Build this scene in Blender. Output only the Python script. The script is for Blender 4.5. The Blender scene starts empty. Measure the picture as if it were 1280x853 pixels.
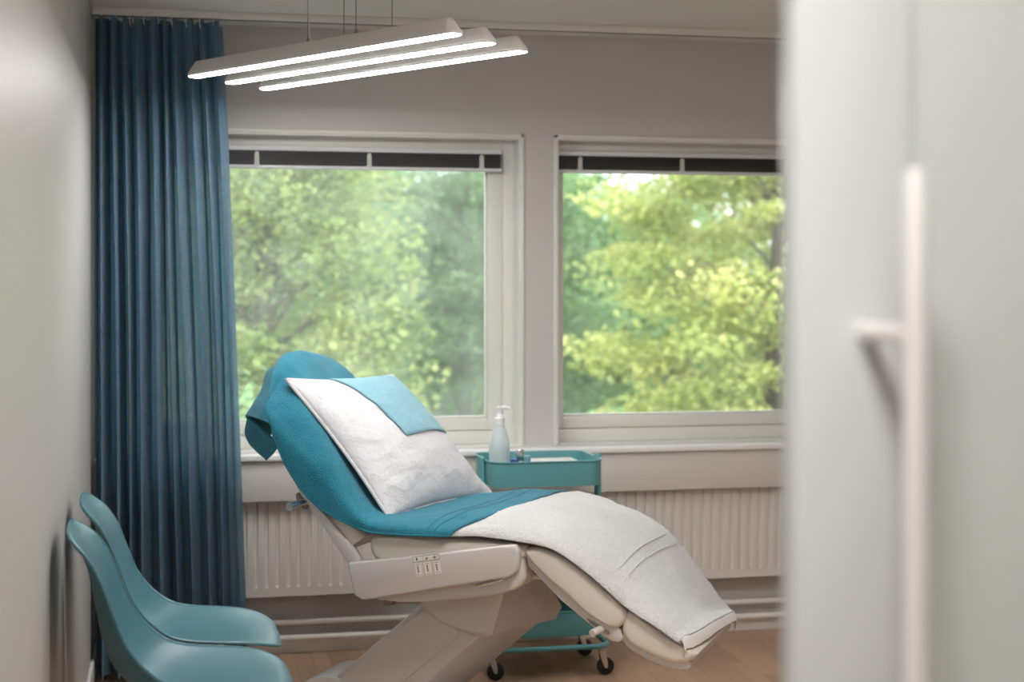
import bpy, bmesh, math, random
import numpy as np
from mathutils import Vector, Matrix, noise as mnoise

R = math.radians
random.seed(7)
scene = bpy.context.scene
col = scene.collection

# ------------------------------------------------------------------ camera, world, sun, exposure
cd = bpy.data.cameras.new('camera')
cam = bpy.data.objects.new('camera', cd); col.objects.link(cam)
cam.location = (0, 0, 1.43)
cam.rotation_euler = (R(90), 0, R(-12.1))
cd.sensor_width = 36.0
cd.lens = 36.0 * 1950 / 1280
cd.shift_y = -76.5 / 1280
cd.dof.use_dof = True
cd.dof.focus_distance = 4.5
cd.dof.aperture_fstop = 2.4
cd.clip_start = 0.02
scene.camera = cam

world = bpy.data.worlds.new('overcast_sky'); scene.world = world
world.use_nodes = True
bg = world.node_tree.nodes['Background']
bg.inputs['Color'].default_value = (0.93, 0.97, 1.0, 1)
bg.inputs['Strength'].default_value = 2.7

sd = bpy.data.lights.new('hazy_sun', 'SUN'); sd.energy = 1.5; sd.angle = R(20); sd.color = (1, 0.95, 0.85)
sun = bpy.data.objects.new('hazy_sun', sd); col.objects.link(sun)
sun.rotation_euler = (R(48), 0, R(-25))      # shines away from the window side, on to the trees

scene.view_settings.view_transform = 'Standard'
scene.view_settings.look = 'None'
scene.view_settings.gamma = 1.0
scene.view_settings.use_curve_mapping = False
scene.view_settings.exposure = 0.70
LAMP_PENDANT = 25.0
FILL_CEILING = 28.0  # glow of the unseen fill lamp added over the room
FILL_CORRIDOR = 36.0  # glow of the unseen fill lamp added in the corridor

# ------------------------------------------------------------------ materials
def new_mat(name):
    m = bpy.data.materials.new(name); m.use_nodes = True
    nt = m.node_tree
    return m, nt, nt.nodes['Principled BSDF'], nt.nodes['Material Output']

def objcoord(nt, scale=(1, 1, 1), rot=(0, 0, 0)):
    tc = nt.nodes.new('ShaderNodeTexCoord'); mp = nt.nodes.new('ShaderNodeMapping')
    mp.inputs['Scale'].default_value = scale; mp.inputs['Rotation'].default_value = rot
    nt.links.new(tc.outputs['Object'], mp.inputs['Vector'])
    return mp.outputs['Vector']

def noise_tex(nt, vec, scale, detail=3, rough=0.6):
    n = nt.nodes.new('ShaderNodeTexNoise')
    n.inputs['Scale'].default_value = scale; n.inputs['Detail'].default_value = detail
    n.inputs['Roughness'].default_value = rough
    nt.links.new(vec, n.inputs['Vector'])
    return n

def ramp(nt, fac, stops):
    r = nt.nodes.new('ShaderNodeValToRGB')
    els = r.color_ramp.elements
    while len(els) < len(stops): els.new(0.5)
    for e, (p, c) in zip(els, stops):
        e.position = p; e.color = (c[0], c[1], c[2], 1)
    nt.links.new(fac, r.inputs['Fac'])
    return r.outputs['Color']

def bump(nt, bs, height, strength, dist=0.01):
    b = nt.nodes.new('ShaderNodeBump')
    b.inputs['Strength'].default_value = strength; b.inputs['Distance'].default_value = dist
    nt.links.new(height, b.inputs['Height']); nt.links.new(b.outputs['Normal'], bs.inputs['Normal'])
    return b

def plain(name, color, rough=0.5, metal=0.0, spec=0.5, nscale=None, nstr=0.1, vary=0.0, vscale=4, coat=0, sheen=0):
    m, nt, bs, out = new_mat(name)
    bs.inputs['Base Color'].default_value = (*color, 1)
    bs.inputs['Roughness'].default_value = rough
    bs.inputs['Metallic'].default_value = metal
    bs.inputs['Specular IOR Level'].default_value = spec
    bs.inputs['Coat Weight'].default_value = coat
    bs.inputs['Sheen Weight'].default_value = sheen
    v = None
    if nscale or vary:
        v = objcoord(nt)
    if vary:
        n = noise_tex(nt, v, vscale, 4)
        c0 = [c * (1 - vary) for c in color]; c1 = [min(1, c * (1 + vary)) for c in color]
        nt.links.new(ramp(nt, n.outputs['Fac'], [(0.3, c0), (0.7, c1)]), bs.inputs['Base Color'])
    if nscale:
        n = noise_tex(nt, v, nscale, 2)
        bump(nt, bs, n.outputs['Fac'], nstr, 0.004)
    return m

def fabric(name, c0, c1, scale=350, strength=0.6, dist=0.004, rough=0.95, sheen=0.25, big=6.0, fine_detail=2):
    m, nt, bs, out = new_mat(name)
    v = objcoord(nt)
    n1 = noise_tex(nt, v, scale, fine_detail, 0.7)
    n2 = noise_tex(nt, v, big, 3)
    mix = nt.nodes.new('ShaderNodeMath'); mix.operation = 'ADD'
    mul = nt.nodes.new('ShaderNodeMath'); mul.operation = 'MULTIPLY'; mul.inputs[1].default_value = 0.45
    nt.links.new(n2.outputs['Fac'], mul.inputs[0])
    nt.links.new(n1.outputs['Fac'], mix.inputs[0]); nt.links.new(mul.outputs[0], mix.inputs[1])
    nt.links.new(ramp(nt, mix.outputs[0], [(0.45, c0), (0.95, c1)]), bs.inputs['Base Color'])
    bs.inputs['Roughness'].default_value = rough
    bs.inputs['Specular IOR Level'].default_value = 0.15
    bs.inputs['Sheen Weight'].default_value = sheen
    bump(nt, bs, n1.outputs['Fac'], strength, dist)
    return m

M = {}
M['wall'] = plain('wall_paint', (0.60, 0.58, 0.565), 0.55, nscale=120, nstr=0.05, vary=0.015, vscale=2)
M['wall_left'] = plain('dimmed_satin_wall_paint', (0.48, 0.475, 0.46), 0.44, nscale=60, nstr=0.06, vary=0.015, vscale=2)  # same wall paint, darkened in the colour for the dimmer light there
M['ceiling'] = plain('ceiling_paint', (0.72, 0.70, 0.68), 0.8, nscale=90, nstr=0.05)
M['trim'] = plain('white_gloss_paint', (0.80, 0.79, 0.76), 0.35, nscale=40, nstr=0.03)
M['frame'] = plain('window_frame_paint', (0.79, 0.78, 0.73), 0.36, nscale=40, nstr=0.03)
M['sill'] = plain('sill_gloss_paint', (0.91, 0.92, 0.92), 0.16)
M['apron'] = plain('apron_paint', (0.70, 0.67, 0.645), 0.5, nscale=40, nstr=0.04)
M['radiator'] = plain('radiator_enamel', (0.74, 0.71, 0.68), 0.35)
M['pipe'] = plain('pipe_enamel', (0.86, 0.84, 0.82), 0.3)
M['blind_dark'] = plain('dark_blind_slat', (0.045, 0.042, 0.045), 0.45)
M['blind_rail'] = plain('grey_blind_rail', (0.74, 0.75, 0.77), 0.4)
M['tape'] = plain('pale_blind_clip', (0.62, 0.60, 0.56), 0.5)
M['chrome'] = plain('chrome', (0.75, 0.76, 0.78), 0.15, metal=1.0)
M['steel'] = plain('brushed_steel', (0.95, 0.92, 0.90), 0.4, metal=0.15, nscale=200, nstr=0.02)
M['wire'] = plain('steel_wire', (0.30, 0.29, 0.28), 0.4, metal=0.8)
M['lamp_body'] = plain('white_lamp_housing', (0.72, 0.70, 0.68), 0.4)
M['plastic'] = plain('warm_grey_chair_plastic', (0.60, 0.57, 0.56), 0.42, nscale=300, nstr=0.05, vary=0.01)
M['plastic_dark'] = plain('dark_grey_plastic', (0.20, 0.17, 0.165), 0.5)  # dark warm grey of small fittings and bottle caps
M['vinyl'] = plain('cream_vinyl', (0.73, 0.685, 0.61), 0.42, nscale=18, nstr=0.12, vary=0.02)
M['black'] = plain('black_rubber', (0.012, 0.012, 0.014), 0.4)
M['dark'] = plain('dark_gap', (0.01, 0.01, 0.012), 0.7)
M['trolley'] = plain('turquoise_steel', (0.115, 0.345, 0.365), 0.38, nscale=250, nstr=0.03)
M['shell'] = plain('teal_polypropylene', (0.058, 0.165, 0.203), 0.36, nscale=400, nstr=0.04)
M['shell_seat'] = M['shell']
M['teal_terry'] = fabric('teal_terry', (0.006, 0.120, 0.195), (0.032, 0.265, 0.365), 320, 0.8, 0.006, sheen=0.2)
M['teal_hem'] = fabric('teal_hem', (0.012, 0.13, 0.20), (0.03, 0.23, 0.32), 600, 0.5, 0.003)
M['white_terry'] = fabric('white_terry', (0.70, 0.695, 0.69), (0.90, 0.90, 0.90), 170, 1.0, 0.012, sheen=0.1, fine_detail=3)
M['white_hem'] = fabric('white_flat_hem', (0.78, 0.77, 0.76), (0.86, 0.85, 0.84), 500, 0.3, 0.002)
M['linen'] = fabric('white_linen', (0.59, 0.59, 0.62), (0.69, 0.69, 0.715), 90, 0.35, 0.006, sheen=0.1, fine_detail=5)
def add_wrinkles(m, scale, strength, dist):
    nt = m.node_tree; b = [n for n in nt.nodes if n.type == 'BUMP'][0]
    v = objcoord(nt, (1, .7, 1.3)); n = noise_tex(nt, v, scale, 5, 0.62); n.inputs['Distortion'].default_value = 1.2
    b2 = nt.nodes.new('ShaderNodeBump'); b2.inputs['Strength'].default_value = strength; b2.inputs['Distance'].default_value = dist
    nt.links.new(n.outputs['Fac'], b2.inputs['Height']); nt.links.new(b.outputs['Normal'], b2.inputs['Normal'])
    nt.links.new(b2.outputs['Normal'], nt.nodes['Principled BSDF'].inputs['Normal'])
add_wrinkles(M['linen'], 11, 0.24, 0.03)
M['sky_cloth'] = fabric('light_blue_cloth', (0.155, 0.36, 0.45), (0.30, 0.52, 0.61), 200, 0.7, 0.004, sheen=0.2)
M['sticker'] = plain('cream_label_print', (0.80, 0.77, 0.70), 0.6)
M['ink'] = plain('dark_label_ink', (0.10, 0.085, 0.09), 0.6)
M['paper'] = plain('white_paper', (0.86, 0.84, 0.83), 0.8)
M['blue'] = plain('blue_plastic_cap', (0.01, 0.06, 0.30), 0.3)
M['white_plastic'] = plain('white_plastic', (0.85, 0.85, 0.86), 0.35)
M['grass'] = plain('grass', (0.12, 0.20, 0.05), 0.9, vary=0.4, vscale=3)
M['bark'] = plain('bark', (0.11, 0.085, 0.07), 0.9, nscale=12, nstr=0.8, vary=0.3)

def emit(name, color, strength):
    m, nt, bs, out = new_mat(name)
    bs.inputs['Base Color'].default_value = (0.8, 0.8, 0.8, 1)
    bs.inputs['Emission Color'].default_value = (*color, 1)
    bs.inputs['Emission Strength'].default_value = strength
    return m
M['led'] = emit('led_diffuser', (1.0, 0.98, 0.95), LAMP_PENDANT)
M['corridor_fill'] = emit('corridor_fill_diffuser', (1.0, 0.98, 0.96), FILL_CORRIDOR)
M['ceiling_fill'] = emit('ceiling_fill_diffuser', (1.0, 0.975, 0.95), FILL_CEILING)

def wood_mat():
    m, nt, bs, out = new_mat('beech_parquet')
    oi = nt.nodes.new('ShaderNodeObjectInfo')
    v = objcoord(nt, (30, 2.2, 30))
    add = nt.nodes.new('ShaderNodeVectorMath'); add.operation = 'ADD'
    sc = nt.nodes.new('ShaderNodeVectorMath'); sc.operation = 'SCALE'; sc.inputs['Scale'].default_value = 40
    comb = nt.nodes.new('ShaderNodeCombineXYZ')
    for i in range(3): nt.links.new(oi.outputs['Random'], comb.inputs[i])
    nt.links.new(comb.outputs[0], sc.inputs[0])
    nt.links.new(v, add.inputs[0]); nt.links.new(sc.outputs[0], add.inputs[1])
    n = noise_tex(nt, add.outputs[0], 1.6, 6, 0.65)
    c = ramp(nt, n.outputs['Fac'], [(0.3, (0.43, 0.27, 0.17)), (0.7, (0.60, 0.41, 0.28))])
    c2 = ramp(nt, oi.outputs['Random'], [(0.0, (0.80, 0.76, 0.73)), (1.0, (1.08, 1.06, 1.03))])
    mx = nt.nodes.new('ShaderNodeMixRGB'); mx.blend_type = 'MULTIPLY'; mx.inputs['Fac'].default_value = 1
    nt.links.new(c, mx.inputs['Color1']); nt.links.new(c2, mx.inputs['Color2'])
    nt.links.new(mx.outputs[0], bs.inputs['Base Color'])
    bs.inputs['Roughness'].default_value = 0.38
    return m
M['wood'] = wood_mat()
M['subfloor'] = plain('wood_subfloor', (0.42, 0.28, 0.19), 0.5, vary=0.1)

def curtain_mat():
    m, nt, bs, out = new_mat('teal_linen_curtain')
    v1 = objcoord(nt, (55, 55, 7)); v2 = objcoord(nt, (8, 8, 90)); v3 = objcoord(nt)
    a = noise_tex(nt, v1, 4, 4, 0.7); b = noise_tex(nt, v2, 4, 3, 0.7); d = noise_tex(nt, v3, 450, 2)
    s1 = nt.nodes.new('ShaderNodeMath'); s1.operation = 'ADD'
    nt.links.new(a.outputs['Fac'], s1.inputs[0]); nt.links.new(b.outputs['Fac'], s1.inputs[1])
    s2 = nt.nodes.new('ShaderNodeMath'); s2.operation = 'MULTIPLY_ADD'
    nt.links.new(d.outputs['Fac'], s2.inputs[0]); s2.inputs[1].default_value = 0.5; nt.links.new(s1.outputs[0], s2.inputs[2])
    c = ramp(nt, s2.outputs[0], [(0.15, (0.060, 0.150, 0.235)), (0.40, (0.095, 0.210, 0.300)), (0.58, (0.220, 0.260, 0.330)), (0.80, (0.065, 0.330, 0.440))])
    # three texture sums run 0..2.5, so rescale before the ramp
    rs = nt.nodes.new('ShaderNodeMath'); rs.operation = 'MULTIPLY_ADD'; rs.inputs[1].default_value = 1.1; rs.inputs[2].default_value = -0.85
    nt.links.new(s2.outputs[0], rs.inputs[0])
    nt.links.new(rs.outputs[0], c.node.inputs['Fac'])
    nt.links.new(c, bs.inputs['Base Color'])
    bs.inputs['Roughness'].default_value = 0.9; bs.inputs['Specular IOR Level'].default_value = 0.1
    bs.inputs['Sheen Weight'].default_value = 0.15
    bump(nt, bs, s2.outputs[0], 0.35, 0.003)
    tl = nt.nodes.new('ShaderNodeBsdfTranslucent'); tl.inputs['Color'].default_value = (0.17, 0.38, 0.54, 1)
    tp = nt.nodes.new('ShaderNodeBsdfTransparent'); tp.inputs['Color'].default_value = (0.85, 0.9, 0.9, 1)
    m1 = nt.nodes.new('ShaderNodeMixShader'); m1.inputs[0].default_value = 0.40
    m2 = nt.nodes.new('ShaderNodeMixShader'); m2.inputs[0].default_value = 0.09
    nt.links.new(bs.outputs[0], m1.inputs[1]); nt.links.new(tl.outputs[0], m1.inputs[2])
    nt.links.new(m1.outputs[0], m2.inputs[1]); nt.links.new(tp.outputs[0], m2.inputs[2])
    nt.links.new(m2.outputs[0], out.inputs['Surface'])
    return m
M['curtain'] = curtain_mat()

def pane_mat(name, haze, specks):
    m, nt, bs, out = new_mat(name)
    nt.nodes.remove(bs)
    tp = nt.nodes.new('ShaderNodeBsdfTransparent'); tp.inputs['Color'].default_value = (0.96, 0.985, 0.965, 1)
    gl = nt.nodes.new('ShaderNodeBsdfGlossy'); gl.inputs['Roughness'].default_value = 0.01
    fr = nt.nodes.new('ShaderNodeFresnel'); fr.inputs['IOR'].default_value = 1.5
    di = nt.nodes.new('ShaderNodeBsdfTranslucent'); di.inputs['Color'].default_value = (0.85, 0.9, 0.85, 1)
    v = objcoord(nt)
    vo = nt.nodes.new('ShaderNodeTexVoronoi'); vo.inputs['Scale'].default_value = 75; vo.inputs['Randomness'].default_value = 1
    nt.links.new(v, vo.inputs['Vector'])
    n = noise_tex(nt, v, 3.0, 4)
    r1 = ramp(nt, vo.outputs['Distance'], [(0.10, (specks,) * 3), (0.22, (0, 0, 0))])
    r2 = ramp(nt, n.outputs['Fac'], [(0.35, (haze * 0.35,) * 3), (0.7, (haze,) * 3)])
    a = nt.nodes.new('ShaderNodeMath'); a.operation = 'ADD'
    mu = nt.nodes.new('ShaderNodeMath'); mu.operation = 'MULTIPLY'
    gate = ramp(nt, n.outputs['Fac'], [(0.42, (0.1,) * 3), (0.65, (1,) * 3)])
    nt.links.new(r1, mu.inputs[0]); nt.links.new(gate, mu.inputs[1])
    nt.links.new(mu.outputs[0], a.inputs[0]); nt.links.new(r2, a.inputs[1])
    m1 = nt.nodes.new('ShaderNodeMixShader'); m2 = nt.nodes.new('ShaderNodeMixShader')
    nt.links.new(fr.outputs[0], m1.inputs[0]); nt.links.new(tp.outputs[0], m1.inputs[1]); nt.links.new(gl.outputs[0], m1.inputs[2])
    nt.links.new(a.outputs[0], m2.inputs[0]); nt.links.new(m1.outputs[0], m2.inputs[1]); nt.links.new(di.outputs[0], m2.inputs[2])
    nt.links.new(m2.outputs[0], out.inputs['Surface'])
    return m
M['pane_a'] = pane_mat('rain_spotted_glass', 0.13, 0.45)
M['pane_b'] = pane_mat('clean_glass', 0.05, 0.05)

def frosted_mat():
    m, nt, bs, out = new_mat('frosted_green_glass')
    bs.inputs['Base Color'].default_value = (0.89, 0.92, 0.88, 1)
    bs.inputs['Roughness'].default_value = 0.28
    tl = nt.nodes.new('ShaderNodeBsdfTranslucent'); tl.inputs['Color'].default_value = (0.70, 0.76, 0.69, 1)
    m1 = nt.nodes.new('ShaderNodeMixShader'); m1.inputs[0].default_value = 0.15
    nt.links.new(bs.outputs[0], m1.inputs[1]); nt.links.new(tl.outputs[0], m1.inputs[2])
    nt.links.new(m1.outputs[0], out.inputs['Surface'])
    return m
M['frosted'] = frosted_mat()
M['stile'] = plain('white_door_lacquer', (0.77, 0.78, 0.775), 0.32)

def bottle_mat():
    m, nt, bs, out = new_mat('milky_clear_plastic')
    bs.inputs['Base Color'].default_value = (0.82, 0.88, 0.90, 1); bs.inputs['Roughness'].default_value = 0.3
    tl = nt.nodes.new('ShaderNodeBsdfTranslucent'); tl.inputs['Color'].default_value = (0.85, 0.92, 0.94, 1)
    tp = nt.nodes.new('ShaderNodeBsdfTransparent'); tp.inputs['Color'].default_value = (0.9, 0.95, 0.95, 1)
    m1 = nt.nodes.new('ShaderNodeMixShader'); m1.inputs[0].default_value = 0.5
    m2 = nt.nodes.new('ShaderNodeMixShader'); m2.inputs[0].default_value = 0.22
    nt.links.new(bs.outputs[0], m1.inputs[1]); nt.links.new(tl.outputs[0], m1.inputs[2])
    nt.links.new(m1.outputs[0], m2.inputs[1]); nt.links.new(tp.outputs[0], m2.inputs[2])
    nt.links.new(m2.outputs[0], out.inputs['Surface'])
    return m
M['bottle'] = bottle_mat()

def leaf_mat(name, c0, c1, c2):
    m, nt, bs, out = new_mat(name)
    at = nt.nodes.new('ShaderNodeAttribute'); at.attribute_name = 'tone'
    c = ramp(nt, at.outputs['Fac'], [(0.0, c0), (0.5, c1), (1.0, c2)])
    nt.links.new(c, bs.inputs['Base Color'])
    bs.inputs['Roughness'].default_value = 0.55; bs.inputs['Specular IOR Level'].default_value = 0.3
    tl = nt.nodes.new('ShaderNodeBsdfTranslucent'); nt.links.new(c, tl.inputs['Color'])
    m1 = nt.nodes.new('ShaderNodeMixShader'); m1.inputs[0].default_value = 0.45
    nt.links.new(bs.outputs[0], m1.inputs[1]); nt.links.new(tl.outputs[0], m1.inputs[2])
    nt.links.new(m1.outputs[0], out.inputs['Surface'])
    return m
M['leaf_yellow'] = leaf_mat('yellow_green_leaf', (0.20, 0.27, 0.07), (0.42, 0.47, 0.15), (0.74, 0.72, 0.32))
M['leaf_birch'] = leaf_mat('birch_leaf', (0.17, 0.23, 0.07), (0.33, 0.39, 0.14), (0.55, 0.57, 0.25))
M['leaf_green'] = leaf_mat('green_leaf', (0.09, 0.17, 0.07), (0.19, 0.33, 0.14), (0.36, 0.50, 0.25))
M['leaf_pine'] = leaf_mat('pine_needle', (0.06, 0.11, 0.05), (0.14, 0.23, 0.11), (0.28, 0.39, 0.21))

# ------------------------------------------------------------------ mesh helpers
class MB:
    def __init__(s): s.v = []; s.f = []
    def add(s, vs, fs):
        o = len(s.v); s.v += [tuple(p) for p in vs]; s.f += [tuple(i + o for i in f) for f in fs]; return s
    def from_bm(s, bm):
        bm.verts.index_update()
        s.add([v.co[:] for v in bm.verts], [[v.index for v in f.verts] for f in bm.faces]); bm.free(); return s
    def box(s, x0, x1, y0, y1, z0, z1, bev=0.0, seg=2):
        bm = bmesh.new()
        bmesh.ops.create_cube(bm, size=1)
        for v in bm.verts:
            v.co = Vector(((x0 + x1) / 2 + v.co.x * (x1 - x0), (y0 + y1) / 2 + v.co.y * (y1 - y0), (z0 + z1) / 2 + v.co.z * (z1 - z0)))
        if bev: bmesh.ops.bevel(bm, geom=bm.edges[:], offset=bev, segments=seg, profile=0.5, affect='EDGES')
        return s.from_bm(bm)
    def prism(s, poly, w0, w1, bev=0.0, seg=3, axis='y'):
        """poly in (x,z), extruded over y"""
        bm = bmesh.new()
        vs = [bm.verts.new((p[0], w0, p[1])) for p in poly]
        f = bm.faces.new(vs)
        r = bmesh.ops.extrude_face_region(bm, geom=[f])
        for v in r['geom']:
            if isinstance(v, bmesh.types.BMVert): v.co.y = w1
        bmesh.ops.recalc_face_normals(bm, faces=bm.faces[:])
        if bev: bmesh.ops.bevel(bm, geom=bm.edges[:], offset=bev, segments=seg, profile=0.5, affect='EDGES')
        return s.from_bm(bm)
    def tube(s, path, r, seg=10, closed=False):
        P = [Vector(p) for p in path]; n = len(P); rings = []
        up = Vector((0, 0, 1)); prev = None
        for i, p in enumerate(P):
            if closed: t = (P[(i + 1) % n] - P[i - 1]).normalized()
            else: t = (P[min(i + 1, n - 1)] - P[max(i - 1, 0)]).normalized()
            if prev is None:
                a = t.cross(up)
                if a.length < 1e-3: a = t.cross(Vector((1, 0, 0)))
            else:
                a = prev - t * prev.dot(t)
            a.normalize(); prev = a; b = t.cross(a)
            rr = r[i] if isinstance(r, (list, tuple)) else r
            rings.append([p + (a * math.cos(2 * math.pi * k / seg) + b * math.sin(2 * math.pi * k / seg)) * rr for k in range(seg)])
        vs = [q for ring in rings for q in ring]; fs = []
        m = n if closed else n - 1
        for i in range(m):
            for k in range(seg):
                j = (i + 1) % n
                fs.append((i * seg + k, i * seg + (k + 1) % seg, j * seg + (k + 1) % seg, j * seg + k))
        if not closed:
            fs.append(tuple(range(seg - 1, -1, -1))); fs.append(tuple((n - 1) * seg + k for k in range(seg)))
        return s.add(vs, fs)
    def lathe(s, prof, c=(0, 0, 0), seg=24, cap=True):
        vs = []; fs = []
        for (r, z) in prof:
            for k in range(seg):
                a = 2 * math.pi * k / seg
                vs.append((c[0] + r * math.cos(a), c[1] + r * math.sin(a), c[2] + z))
        for i in range(len(prof) - 1):
            for k in range(seg):
                fs.append((i * seg + k, i * seg + (k + 1) % seg, (i + 1) * seg + (k + 1) % seg, (i + 1) * seg + k))
        if cap:
            fs.append(tuple(range(seg - 1, -1, -1))); fs.append(tuple((len(prof) - 1) * seg + k for k in range(seg)))
        return s.add(vs, fs)
    def grid(s, rows, flip=False):
        n, m = len(rows), len(rows[0])
        vs = [p for r in rows for p in r]
        fs = []
        for i in range(n - 1):
            for j in range(m - 1):
                q = (i * m + j, i * m + j + 1, (i + 1) * m + j + 1, (i + 1) * m + j)
                fs.append(q[::-1] if flip else q)
        return s.add(vs, fs)
    def loft(s, rings, cap=True):
        """closed rings of equal count"""
        m = len(rings[0]); vs = [p for r in rings for p in r]; fs = []
        for i in range(len(rings) - 1):
            for k in range(m):
                fs.append((i * m + k, i * m + (k + 1) % m, (i + 1) * m + (k + 1) % m, (i + 1) * m + k))
        if cap:
            fs.append(tuple(range(m - 1, -1, -1))); fs.append(tuple((len(rings) - 1) * m + k for k in range(m)))
        return s.add(vs, fs)
    def pad(s, prof, w0, w1, r, n=5):
        """cushion: closed (x,z) profile swept over y with sides rounded by r"""
        c = Vector((sum(p[0] for p in prof) / len(prof), sum(p[1] for p in prof) / len(prof)))
        st = []
        for k in range(n + 1):
            a = math.pi / 2 * k / n
            st.append((w0 + r * (1 - math.sin(a)), r * (1 - math.cos(a))))
        st = st[::-1]  # from the flat end outward
        st = [(w0 + r * (1 - math.cos(math.pi / 2 * k / n)), r * (1 - math.sin(math.pi / 2 * k / n))) for k in range(n + 1)]
        st += [(w1 - (w - w0), d) for (w, d) in st[::-1]]
        rings = []
        for (w, d) in st:
            ring = []
            for p in prof:
                q = Vector(p); dv = c - q; L = dv.length
                q2 = q + dv * min(0.9, d / max(L, 1e-6))
                ring.append((q2.x, w, q2.y))
            rings.append(ring)
        return s.loft(rings)
    def build(s, name, mat, parent=None, smooth=35):
        me = bpy.data.meshes.new(name)
        me.from_pydata(s.v, [], s.f); me.update()
        bm = bmesh.new(); bm.from_mesh(me)
        bmesh.ops.recalc_face_normals(bm, faces=bm.faces[:]); bm.to_mesh(me); bm.free()
        if smooth:
            me.polygons.foreach_set('use_smooth', [True] * len(me.polygons))
            me.set_sharp_from_angle(angle=R(smooth))
        me.materials.append(mat)
        o = bpy.data.objects.new(name, me); col.objects.link(o)
        if parent is not None: o.parent = parent
        return o

def tag(o, label=None, cat=None, group=None, kind=None):
    if label: o['label'] = label
    if cat: o['category'] = cat
    if group: o['group'] = group
    if kind: o['kind'] = kind
    return o

def empty(name, loc=(0, 0, 0), rz=0.0):
    o = bpy.data.objects.new(name, None); col.objects.link(o)
    o.empty_display_size = 0.1; o.location = loc; o.rotation_euler = (0, 0, rz)
    return o

def copy_tree(o, parent=None):
    c = o.copy(); col.objects.link(c); c.parent = parent
    for ch in [x for x in bpy.data.objects if x.parent == o]: copy_tree(ch, c)
    return c

def chaikin(pts, n=2, closed=True):
    for _ in range(n):
        out = []
        m = len(pts)
        for i in range(m if closed else m - 1):
            a, b = pts[i], pts[(i + 1) % m]
            out.append(tuple(x * .75 + y * .25 for x, y in zip(a, b))); out.append(tuple(x * .25 + y * .75 for x, y in zip(a, b)))
        if not closed: out = [pts[0]] + out + [pts[-1]]
        pts = out
    return pts

def cr(p0, p1, p2, p3, t):
    return tuple(0.5 * (2 * b + (c - a) * t + (2 * a - 5 * b + 4 * c - d) * t * t + (3 * b - a - 3 * c + d) * t ** 3) for a, b, c, d in zip(p0, p1, p2, p3))

def spline(pts, n):
    """Catmull-Rom through pts, n samples a span"""
    P = [pts[0]] + list(pts) + [pts[-1]]; out = []
    for i in range(1, len(P) - 2):
        for k in range(n): out.append(cr(P[i - 1], P[i], P[i + 1], P[i + 2], k / n))
    out.append(tuple(pts[-1])); return out

def net(rows, nr, nc):
    """bicubic surface through a control net"""
    A = [spline(r, nc) for r in rows]
    T = [spline([A[i][j] for i in range(len(A))], nr) for j in range(len(A[0]))]
    return [[T[j][i] for j in range(len(T))] for i in range(len(T[0]))]

def fbm(p, s, o=3):
    return mnoise.fractal(Vector(p) * s, 0.8, 2.0, o)

def rings_displace(grid, amp, scale, seed=0.0, o=3):
    """push a grid's points along its own normals by noise"""
    n, m = len(grid), len(grid[0]); out = []
    for i in range(n):
        row = []
        for j in range(m):
            a = Vector(grid[min(i + 1, n - 1)][j]) - Vector(grid[max(i - 1, 0)][j])
            b = Vector(grid[i][min(j + 1, m - 1)]) - Vector(grid[i][max(j - 1, 0)])
            nn = a.cross(b)
            if nn.length > 1e-9: nn.normalize()
            p = Vector(grid[i][j])
            d = amp * fbm((p.x + seed, p.y, p.z), scale, o)
            row.append(tuple(p + nn * d))
        out.append(row)
    return out

def solidify(o, t, off=-1):
    md = o.modifiers.new('thickness', 'SOLIDIFY'); md.thickness = t; md.offset = off
    return o

def smoothstep(a, b, x):
    t = max(0, min(1, (x - a) / (b - a))); return t * t * (3 - 2 * t)

# ------------------------------------------------------------------ the room
XL, XR = -0.30, 3.60          # left wall, right wall
YW, YLOW = 6.00, 6.03         # window wall, and the wall below the sill
YB = 1.42                     # wall with the doorway
YC = -1.60                    # far end of the corridor behind
ZC = 2.395
XCR = 2.0

fl = MB().box(XL - .1, XR + .1, YC - .1, YLOW + .2, -0.14, -0.004).build('floor', M['subfloor']); tag(fl, kind='structure')
plank_mesh = None
PW, PL = 0.0655, 0.52
ncol = 48
k = 0
for i in range(ncol):
    x0 = XL + 0.01 + i * PW
    offs = (i * 0.37 % 1.0) * PL
    y = 3.42 - offs
    while y < YLOW:
        ya, yb = max(y, 3.42), min(y + PL, YLOW - 0.002)
        if yb - ya > 0.03:
            if plank_mesh is None:
                o = MB().box(-.5, .5, -.5, .5, -0.5, 0.5).build('plank', M['wood'], fl, smooth=0); plank_mesh = o.data
            else:
                o = bpy.data.objects.new('plank', plank_mesh); col.objects.link(o); o.parent = fl
            o.location = (x0 + PW / 2, (ya + yb) / 2, -0.002 + 0.0003 * random.random())
            o.scale = (PW - 0.0008, yb - ya - 0.0008, 0.0042)
            k += 1
        y += PL

tag(MB().box(XL - .1, XR + .1, YC - .1, YLOW + .2, ZC, ZC + .12).build('ceiling', M['ceiling']), kind='structure')
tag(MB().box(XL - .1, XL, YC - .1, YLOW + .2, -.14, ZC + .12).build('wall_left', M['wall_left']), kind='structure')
tag(MB().box(XR, XR + .1, YC - .1, YLOW + .2, -.14, ZC + .12).build('wall_right', M['wall']), kind='structure')
# wall with the doorway (the opening runs from the left wall to x = 0.68)
tag(MB().box(0.70, XR, YB, YB + .10, 0, ZC).box(XL, 0.70, YB, YB + .10, 2.12, ZC).build('wall_front', M['wall']), kind='structure')
tag(MB().box(XL, XCR, YC - .1, YC, 0, ZC).box(XCR, XCR + .1, YC - .1, YB, 0, ZC).build('wall_corridor', M['wall']), kind='structure')

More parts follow.
